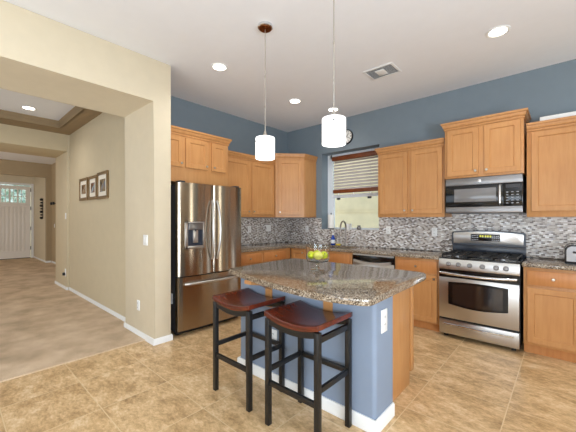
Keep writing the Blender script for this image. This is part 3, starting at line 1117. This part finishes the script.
# ------------------------------------------------------------------ bowl of lemons
BX, BY, BZ = 2.497, -2.385, 0.9165
bl = thing('pedestal_bowl', 'clear glass pedestal bowl holding lemons on the island', 'bowl', (BX, BY, BZ))
MB().lathe([(0.0, 0.068), (0.05, 0.070), (0.088, 0.082), (0.095, 0.10), (0.098, 0.215), (0.0995, 0.217), (0.101, 0.215),
            (0.099, 0.098), (0.091, 0.075), (0.05, 0.063), (0.0, 0.061)], (0, 0, 0), 'z', 40).build('bowl', 'clear_glass', bl)
MB().lathe([(0.0, 0.06), (0.03, 0.0605), (0.014, 0.05), (0.012, 0.03), (0.022, 0.012), (0.062, 0.006), (0.064, 0.0), (0.0, 0.0)],
           (0, 0, 0), 'z', 32).build('foot', 'clear_glass', bl)


def lemon(dx, dy, dz, ax, ay, az, mat, label):
    t_ = thing('lemon', label, 'fruit', (BX + dx, BY + dy, BZ + dz), az, 'lemons in the glass bowl')
    t_.rotation_euler = (ax, ay, az)
    prof = []
    L_, R_ = 0.037, 0.0335
    for i in range(15):
        a = -PI / 2 + PI * i / 14
        r = R_ * math.cos(a)
        z = L_ * math.sin(a) * (1 + 0.10 * abs(math.sin(a)) ** 8)
        prof.append((max(r, 0), z))
    prof[0] = (0, prof[0][1])
    prof[-1] = (0, prof[-1][1])
    MB().lathe(prof, (0, 0, 0), 'z', 20).build('peel', mat, t_)
    MB().lathe([(0.005, 0.040), (0.005, 0.0425), (0.003, 0.0435), (0, 0.0435)], (0, 0, 0), 'z', 8).build('stem_end', 'stem_green', t_)
    return t_


ca, sa = math.cos(0.7328), math.sin(0.7328)       # camera right direction


def off(r, f, z):
    return (ca * r - sa * f, sa * r + ca * f, z)


lemon(*off(-0.055, 0.004, 0.126), 1.3, 0.2, 0.3, 'lemon_skin', 'green-yellow lemon at the left of the glass bowl')
lemon(*off(0.000, -0.053, 0.126), 1.5, 0.3, 1.9, 'lemon_pale', 'pale yellow lemon in the middle front of the glass bowl')
lemon(*off(0.055, 0.004, 0.126), 1.2, -0.3, 0.9, 'lemon_skin', 'bright yellow lemon at the right of the glass bowl')
lemon(*off(0.000, 0.056, 0.128), 1.4, 0.1, 2.6, 'lemon_skin', 'lemon half hidden at the back of the glass bowl')


# ------------------------------------------------------------------ bar stools
def make_stool(label, loc, rz=0.0):
    s = thing('bar_stool', label, 'stool', loc, rz, 'counter stools')
    w2, d2 = 0.222, 0.188
    zc, ze, th = 0.712, 0.748, 0.034
    nx, ny = 18, 8
    b = bmesh.new()
    zf = lambda u: zc + (ze - zc) * abs(u) ** 2.0
    T = [[b.verts.new((w2 * (2 * i / nx - 1), d2 * (2 * j / ny - 1), zf(2 * i / nx - 1))) for j in range(ny + 1)] for i in range(nx + 1)]
    Bt = [[b.verts.new((w2 * (2 * i / nx - 1), d2 * (2 * j / ny - 1), zf(2 * i / nx - 1) - th)) for j in range(ny + 1)] for i in range(nx + 1)]
    for i in range(nx):
        for j in range(ny):
            b.faces.new((T[i][j], T[i + 1][j], T[i + 1][j + 1], T[i][j + 1]))
            b.faces.new((Bt[i][j], Bt[i][j + 1], Bt[i + 1][j + 1], Bt[i + 1][j]))
        b.faces.new((T[i][0], Bt[i][0], Bt[i + 1][0], T[i + 1][0]))
        b.faces.new((T[i][ny], T[i + 1][ny], Bt[i + 1][ny], Bt[i][ny]))
    for j in range(ny):
        b.faces.new((T[0][j], T[0][j + 1], Bt[0][j + 1], Bt[0][j]))
        b.faces.new((T[nx][j], Bt[nx][j], Bt[nx][j + 1], T[nx][j + 1]))
    bmesh.ops.recalc_face_normals(b, faces=b.faces)
    se = [e for e in b.edges if e.calc_face_angle(0) > 0.8]
    bmesh.ops.bevel(b, geom=se, offset=0.005, segments=2, profile=0.5, affect='EDGES')
    m = MB()
    m._merge(b)
    m.build('seat', 'mahogany', s, 40)
    lw = 0.034
    lx, ly = w2 - 0.004 - lw / 2, d2 - 0.004 - lw / 2
    for sx_ in (-1, 1):
        for sy_ in (-1, 1):
            bx(sx_ * lx - lw / 2, sx_ * lx + lw / 2, sy_ * ly - lw / 2, sy_ * ly + lw / 2, 0, 0.700, bevel=0.003).build('leg', 'black_paint', s)
    # curved aprons under the long edges
    for sy_ in (-1, 1):
        xs = [(-lx + lw / 2) + (2 * lx - lw) * i / 12 for i in range(13)]
        up = [(x, zf(x / w2) - th - 0.001) for x in xs]
        lo = [(x, zf(x / w2) - th - 0.040) for x in xs][::-1]
        MB().prism(up + lo, 'y', sy_ * ly - 0.010, sy_ * ly + 0.010).build('apron', 'black_paint', s)
    for sx_ in (-1, 1):
        bx(sx_ * lx - 0.011, sx_ * lx + 0.011, -ly + lw / 2, ly - lw / 2, 0.635, 0.670, bevel=0.002).build('side_rail', 'black_paint', s)
        bx(sx_ * lx - 0.010, sx_ * lx + 0.010, -ly + lw / 2, ly - lw / 2, 0.345, 0.378, bevel=0.002).build('stretcher', 'black_paint', s)
    bx(-lx + lw / 2, lx - lw / 2, -ly - 0.010, -ly + 0.010, 0.262, 0.296, bevel=0.002).build('footrest', 'black_paint', s)
    bx(-lx + lw / 2, lx - lw / 2, ly - 0.010, ly + 0.010, 0.345, 0.378, bevel=0.002).build('stretcher', 'black_paint', s)
    return s


st = make_stool('black bar stool with saddle seat standing nearer the refrigerator', (2.218, -2.918, 0.0))
s2 = copy_tree(st)
s2.location = (2.822, -2.928, 0.0)
s2['label'] = 'black bar stool with saddle seat standing nearer the island corner'


# ------------------------------------------------------------------ pendant lamps
def pendant(label, x, y, scr):
    p = thing('pendant_lamp', label, 'lamp', (x, y, H), 0, 'drum pendant lamps over the island')
    MB().lathe([(0.066, -0.0005), (0.066, -0.022), (0.060, -0.026), (0.0, -0.026)], (0, 0, 0), 'z', 32).build('canopy', 'chrome', p)
    MB().lathe([(0.058, -0.0265), (0.054, -0.032), (0.0, -0.034)], (0, 0, 0), 'z', 32).build('canopy_plate', 'bronze', p)
    zt = 2.077 - H
    MB().cyl((0, 0, zt + 0.05), 0.0042, -zt - 0.084, 'z', 10).build('stem', 'nickel', p)
    for z in (-0.45, -0.72):
        MB().lathe([(0.0, z - 0.012), (0.007, z - 0.01), (0.007, z + 0.01), (0, z + 0.012)], (0, 0, 0), 'z', 12).build('joint', 'nickel', p)
    MB().lathe([(0.0, 0.06), (0.008, 0.058), (0.012, 0.04), (0.018, 0.02), (0.02, 0.002), (0.0, 0.002)], (0, 0, zt), 'z', 16).build('socket_cap', 'nickel', p)
    R_ = 0.0855
    MB().lathe([(0.0, -0.001), (R_ - 0.012, -0.001), (R_ - 0.003, -0.004), (R_, -0.012), (R_, -0.190), (R_ - 0.004, -0.193),
                (R_ - 0.006, -0.190), (R_ - 0.006, -0.012), (0, -0.009)], (0, 0, zt), 'z', 40).build('shade', 'shade_glow', p)
    for a in scr:
        so = MB().lathe([(0.007, 0), (0.007, 0.004), (0, 0.005)], (0, 0, 0), 'x', 10).build('screw', 'dark_grey', p)
        so.location = ((R_ + 0.0005) * math.cos(a), (R_ + 0.0005) * math.sin(a), zt - 0.042)
        so.rotation_euler = (0, 0, a)
    return p


ang = math.atan2(-4.52 + 2.65, 4.075 - 2.84)
pendant('drum pendant lamp hanging over the left half of the island', 2.093, -2.618, (ang + 1.1, ang - 1.1, ang + 2.9))
pendant('drum pendant lamp hanging over the right half of the island', 2.838, -2.650, (ang, ang + 2.1, ang - 2.1))


# ------------------------------------------------------------------ recessed ceiling lights
def can(label, x, y, z, r=0.095, power=14):
    c = thing('recessed_light', label, 'ceiling light', (x, y, z), 0, 'recessed ceiling lights')
    MB().lathe([(r, 0), (r, -0.006), (r - 0.012, -0.009), (r * 0.74, -0.004), (r * 0.74, 0)], (0, 0, -0.0005), 'z', 36).build('trim_ring', 'white_plastic', c)
    MB().lathe([(r * 0.735, -0.0005), (r * 0.735, -0.004), (0, -0.007)], (0, 0, -0.0005), 'z', 30).build('lens', 'can_glow', c)
    l_ = bpy.data.lights.new('can_lamp', 'SPOT')
    l_.energy = power * 1.6
    l_.spot_size = math.radians(140)
    l_.spot_blend = 0.8
    l_.color = (1.0, 0.97, 0.93)
    l_.shadow_soft_size = 0.07
    lo = bpy.data.objects.new('lamp', l_)
    COL.objects.link(lo)
    lo.parent = c
    lo.location = (0, 0, -0.03)
    return c


can('recessed ceiling light nearest the refrigerator, left of the pendants', 1.173, -2.449, H)
can('recessed ceiling light between the two pendant lamps', 1.156, -1.122, H)
can('recessed ceiling light over the sink, behind the right pendant', 1.373, -0.462, H, power=4)
can('recessed ceiling light at the upper right above the range', 3.616, -1.133, H)
can('recessed ceiling light in the hall tray ceiling', -2.10, -3.655, 3.075, r=0.10)

# ceiling air register
vn = thing('ceiling_vent', 'white ceiling air vent between the right pendant and the range', 'vent', (2.49, -1.118, H))
mb = MB()
vx, vy = 0.175, 0.142
mb.box(-vx, vx, -vy, -vy + 0.025, -0.008, -0.0005, bevel=0.002).box(-vx, vx, vy - 0.025, vy, -0.008, -0.0005, bevel=0.002)
mb.box(-vx, -vx + 0.025, -vy + 0.025, vy - 0.025, -0.008, -0.0005, bevel=0.002).box(vx - 0.025, vx, -vy + 0.025, vy - 0.025, -0.008, -0.0005, bevel=0.002)
mb.build('frame', 'white_paint', vn)
bx(-vx + 0.02, vx - 0.02, -vy + 0.02, vy - 0.02, -0.003, -0.0006).build('duct_shade', 'vent_grey', vn)  # grey sheet painted for the shade behind the louvres
for i in range(9):
    yv = -vy + 0.038 + i * 0.0258
    sl = MB().prism([(0.006, -0.0035), (0.005, -0.003), (-0.006, -0.012), (-0.005, -0.0125)], 'x', -0.148, -0.06 if 2 <= i <= 6 else 0.148)
    sv = sl.build('louvre', 'white_paint', vn)
    sv.location = (0, yv, 0)
    if 2 <= i <= 6:
        sl = MB().prism([(0.006, -0.0035), (0.005, -0.003), (-0.006, -0.012), (-0.005, -0.0125)], 'x', 0.045, 0.148)
        sv = sl.build('louvre', 'white_paint', vn)
        sv.location = (0, yv, 0)
bx(-0.06, 0.045, -0.07, 0.07, -0.013, -0.004, bevel=0.003).build('centre_plate', 'white_paint', vn)

# ------------------------------------------------------------------ wall clock
ck = thing('wall_clock', 'round white wall clock with black rim above the kitchen window', 'clock', (1.34, -0.0005, 2.735))
MB().lathe([(0.122, 0), (0.125, -0.012), (0.120, -0.028), (0.110, -0.030), (0.108, -0.020), (0.108, -0.0)], (0, 0, 0), 'y', 40).build('rim', 'black_plastic', ck)
MB().lathe([(0.108, -0.002), (0.108, -0.014), (0, -0.014)], (0, 0, 0), 'y', 40).build('dial', 'clock_face', ck)
mb = MB()
for k in range(12):
    a = 2 * PI * k / 12
    q = 0.006 if k % 3 else 0.009
    mb.box(0.088 * math.cos(a) - q, 0.088 * math.cos(a) + q, -0.0155, -0.0142, 0.088 * math.sin(a) - q, 0.088 * math.sin(a) + q)
mb.build('hour_marks', 'black_plastic', ck)
MB().tube([(-0.01, -0.018, -0.012), (0.045, -0.018, 0.05)], 0.0035, 6).build('hour_hand', 'black_plastic', ck)
MB().tube([(-0.012, -0.021, 0.008), (0.078, -0.021, -0.038)], 0.0028, 6).build('minute_hand', 'black_plastic', ck)

# ------------------------------------------------------------------ window blind
bd = thing('window_blind', 'half-raised wooden blind with brown rails hanging in the kitchen window', 'blind', (1.37, 0.150, 2.46))
bw = 0.49
bx(-0.395, bw, -0.055, 0.024, -0.075, 0.0, bevel=0.003).build('head_rail', 'blind_wood', bd)
zb = 1.812 - 2.46
bx(-0.385, bw, -0.030, 0.022, zb, zb + 0.062, bevel=0.003).build('bottom_rail', 'blind_wood', bd)
ns = 10
for i in range(ns):
    z = -0.10 - (0.60 - 0.125) * i / (ns - 1) 
    sl = MB().prism([(-0.020, -0.0175), (-0.018, -0.0200), (0.020, 0.0175), (0.018, 0.0200)], 'x', -0.385, bw)
    so = sl.build('slat', 'blind_slat', bd)
    so.location = (0, -0.004, z)
for cxp in (-0.28, 0.02, 0.34):
    MB().cyl((cxp, -0.032, zb + 0.05), 0.002, -zb - 0.12, 'z', 6).build('ladder_cord', 'blind_slat', bd)
    MB().lathe([(0, -0.04), (0.012, -0.038), (0.009, -0.01), (0.003, 0)], (cxp, -0.01, zb), 'z', 10).build('cord_tassel', 'white_plastic', bd)

# ------------------------------------------------------------------ sill and counter objects
zs = WZ0 + 0.0125
pt_ = thing('paper_towel', 'white paper towel roll standing at the left end of the window sill', 'paper towel', (0.985, 0.06, zs))
MB().lathe([(0.055, 0), (0.055, 0.012), (0.05, 0.016), (0, 0.016)], (0, 0, 0), 'z', 24).build('holder_base', 'dark_grey', pt_)
MB().lathe([(0.018, 0.018), (0.048, 0.018), (0.052, 0.022), (0.052, 0.252), (0.048, 0.256), (0.018, 0.256), (0.018, 0.018)], (0, 0, 0), 'z', 28).build('roll', 'paper', pt_)
MB().lathe([(0.007, 0.016), (0.007, 0.272), (0.012, 0.276), (0.008, 0.288), (0, 0.289)], (0, 0, 0), 'z', 12).build('holder_rod', 'dark_grey', pt_)

cu = thing('ceramic_cup', 'small white square cup on the window sill behind the faucet', 'cup', (1.335, 0.06, zs))
mb = MB()
mb.prism([(-0.036, 0.0), (0.036, 0.0), (0.044, 0.10), (0.038, 0.10), (0.032, 0.012), (-0.032, 0.012), (-0.038, 0.10), (-0.044, 0.10)], 'y', -0.04, 0.04)
mb.prism([(-0.034, 0.012), (0.034, 0.012), (0.039, 0.098), (-0.039, 0.098)], 'y', -0.04, -0.034).prism([(-0.034, 0.012), (0.034, 0.012), (0.039, 0.098), (-0.039, 0.098)], 'y', 0.034, 0.04)
mb.build('cup_body', 'white_plastic', cu)
jr = thing('glass_jar', 'small round grey jar on the window sill right of the white cup', 'jar', (1.535, 0.06, zs))
MB().lathe([(0.0, 0.0), (0.028, 0.0), (0.036, 0.015), (0.034, 0.045), (0.024, 0.055), (0.026, 0.06), (0.0, 0.06)], (0, 0, 0), 'z', 24).build('jar_body', 'steel_dark', jr)
MB().lathe([(0.0, 0.0605), (0.027, 0.061), (0.027, 0.071), (0, 0.073)], (0, 0, 0), 'z', 20).build('lid', 'dark_grey', jr)

sb = thing('soap_bottle', 'blue dish soap bottle with white label beside the faucet', 'bottle', (1.13, -0.10, 0.9145))
MB().lathe([(0.0, 0.0), (0.034, 0.0), (0.038, 0.008), (0.038, 0.10), (0.030, 0.13), (0.016, 0.155), (0.015, 0.17), (0.0, 0.17)], (0, 0, 0), 'z', 24).build('bottle_body', 'soap_blue', sb)
MB().lathe([(0.0385, 0.03), (0.0392, 0.031), (0.0392, 0.089), (0.0385, 0.09)], (0, 0, 0), 'z', 24).build('paper_label', 'label_white', sb)
MB().lathe([(0.017, 0.1705), (0.017, 0.195), (0.007, 0.20), (0.007, 0.235), (0.012, 0.238), (0.012, 0.252), (0, 0.254)], (0, 0, 0), 'z', 16).build('pump_cap', 'white_plastic', sb)
MB().tube([(0, 0, 0.245), (0.0, -0.03, 0.246), (0, -0.042, 0.238)], 0.005, 8).build('pump_nozzle', 'white_plastic', sb)
tag(bx(1.20, 1.27, -0.125, -0.075, 0.9145, 0.942, bevel=0.006).build('sponge', 'sponge'), 'yellow sponge beside the blue soap bottle', 'sponge')

# toaster with its cord
tt = thing('toaster', 'stainless toaster with black trim on the counter at the right edge', 'toaster', (4.072, -0.50, 0.9145))
mb = MB()
pr = []
for (px_, pz_, a0) in ((0.05, 0.14, PI), (0.09, 0.14, PI / 2)):
    pass
n = 8
prof = [(0.0, 0.012), (0.0, 0.13)] + [(0.05 - 0.05 * math.cos(PI / 2 * k / n), 0.13 + 0.055 * math.sin(PI / 2 * k / n)) for k in range(1, n + 1)]
prof2 = [(0.16 - a, b) for a, b in prof][::-1]
MB().prism(prof + prof2, 'y', 0.03, 0.30).build('shell', 'stainless', tt)
for (y0_, y1_) in ((0.0, 0.0295), (0.3005, 0.33)):
    sc2 = [((a - 0.08) * 1.05 + 0.08, (b - 0.09) * 1.04 + 0.09) for a, b in prof + prof2]
    MB().prism(sc2, 'y', y0_, y1_, bevel=0.004).build('end_cap', 'black_plastic', tt)
sc3 = [((a - 0.08) * 0.86 + 0.08, (b - 0.09) * 0.84 + 0.095) for a, b in prof + prof2]
MB().prism(sc3, 'y', -0.003, -0.0003).build('end_panel', 'steel_dark', tt)
bx(0.004, 0.156, 0.015, 0.315, 0.0, 0.0115).build('base', 'black_plastic', tt)
for xx in (0.045, 0.095):
    bx(xx, xx + 0.022, 0.06, 0.27, 0.1852, 0.1872).build('bread_slot', 'black_gloss', tt)
bx(0.055, 0.105, -0.028, -0.0035, 0.11, 0.128, bevel=0.005).build('lever', 'black_plastic', tt)
cd = MB().tube([(4.062, -0.20, 0.921), (4.03, -0.13, 0.919), (3.97, -0.07, 0.919), (3.90, -0.055, 0.919), (3.85, -0.05, 0.919)], 0.0035, 8).build('power_cord', 'black_plastic')
tag(cd, 'thin black power cord on the counter left of the toaster', 'cord')


# ------------------------------------------------------------------ pictures in the hall
def picture(label, x0, x1, z0, z1, k):
    p = thing('picture_frame', label, 'picture', ((x0 + x1) / 2, HW - 0.0008, (z0 + z1) / 2), 0, 'framed photos on the hall wall')
    w_, h_ = (x1 - x0) / 2, (z1 - z0) / 2
    fwd = 0.045
    mb_ = MB()
    mb_.box(-w_, w_, -0.024, 0, h_ - fwd, h_, bevel=0.004).box(-w_, w_, -0.024, 0, -h_, -h_ + fwd, bevel=0.004)
    mb_.box(-w_, -w_ + fwd, -0.024, 0, -h_ + fwd, h_ - fwd, bevel=0.004).box(w_ - fwd, w_, -0.024, 0, -h_ + fwd, h_ - fwd, bevel=0.004)
    mb_.build('frame', 'gold_frame', p)
    bx(-w_ + fwd, w_ - fwd, -0.012, -0.001, -h_ + fwd, h_ - fwd).build('mat', 'mat_board', p)
    m2 = 0.065
    bx(-w_ + fwd + m2, w_ - fwd - m2, -0.0135, -0.0122, -h_ + fwd + m2, h_ - fwd - m2).build('photo', 'photo%d' % k, p)


picture('framed photo nearest the far hall opening, left of the three', -2.21, -1.755, 1.67, 2.045, 0)
picture('middle of the three framed photos on the hall wall', -1.705, -1.30, 1.665, 2.04, 1)
picture('framed photo nearest the kitchen, right of the three', -1.275, -0.82, 1.655, 2.06, 2)

# entry: tall black wall ornament and black hooks
orn = MB()
for k in range(7):
    zc = 1.40 + 0.097 * k
    rr = 0.045 if k % 2 == 0 else 0.03
    orn.lathe([(0.0, -rr), (rr * 0.7, -rr * 0.7), (rr, 0), (rr * 0.7, rr * 0.7), (0, rr)], (-8.32, -2.431 - 0.046, zc), 'z', 12)
orn.box(-8.335, -8.305, -2.45, -2.4315, 1.37, 2.02, bevel=0.005)
orn.tube([(-8.32, -2.44, 1.40), (-8.32, -2.48, 1.37), (-8.32, -2.50, 1.42)], 0.012, 8)
tag(orn.build('wall_ornament', 'black_iron'), 'tall narrow black wall ornament beside the front door', 'wall ornament')
hk = thing('wall_hooks', 'pair of black knob hooks on the grey entry wall past the hall opening', 'hook', (-7.35, -2.3005, 1.83))
bx(-0.22, 0.25, -0.015, 0, -0.02, 0.02, bevel=0.004).build('rail', 'entry_paint', hk)
for hx in (-0.12, 0.16):
    MB().lathe([(0.012, -0.015), (0.012, -0.05), (0.04, -0.06), (0.045, -0.085), (0.03, -0.105), (0, -0.11)], (hx, 0, 0), 'y', 16).build('knob', 'black_iron', hk)
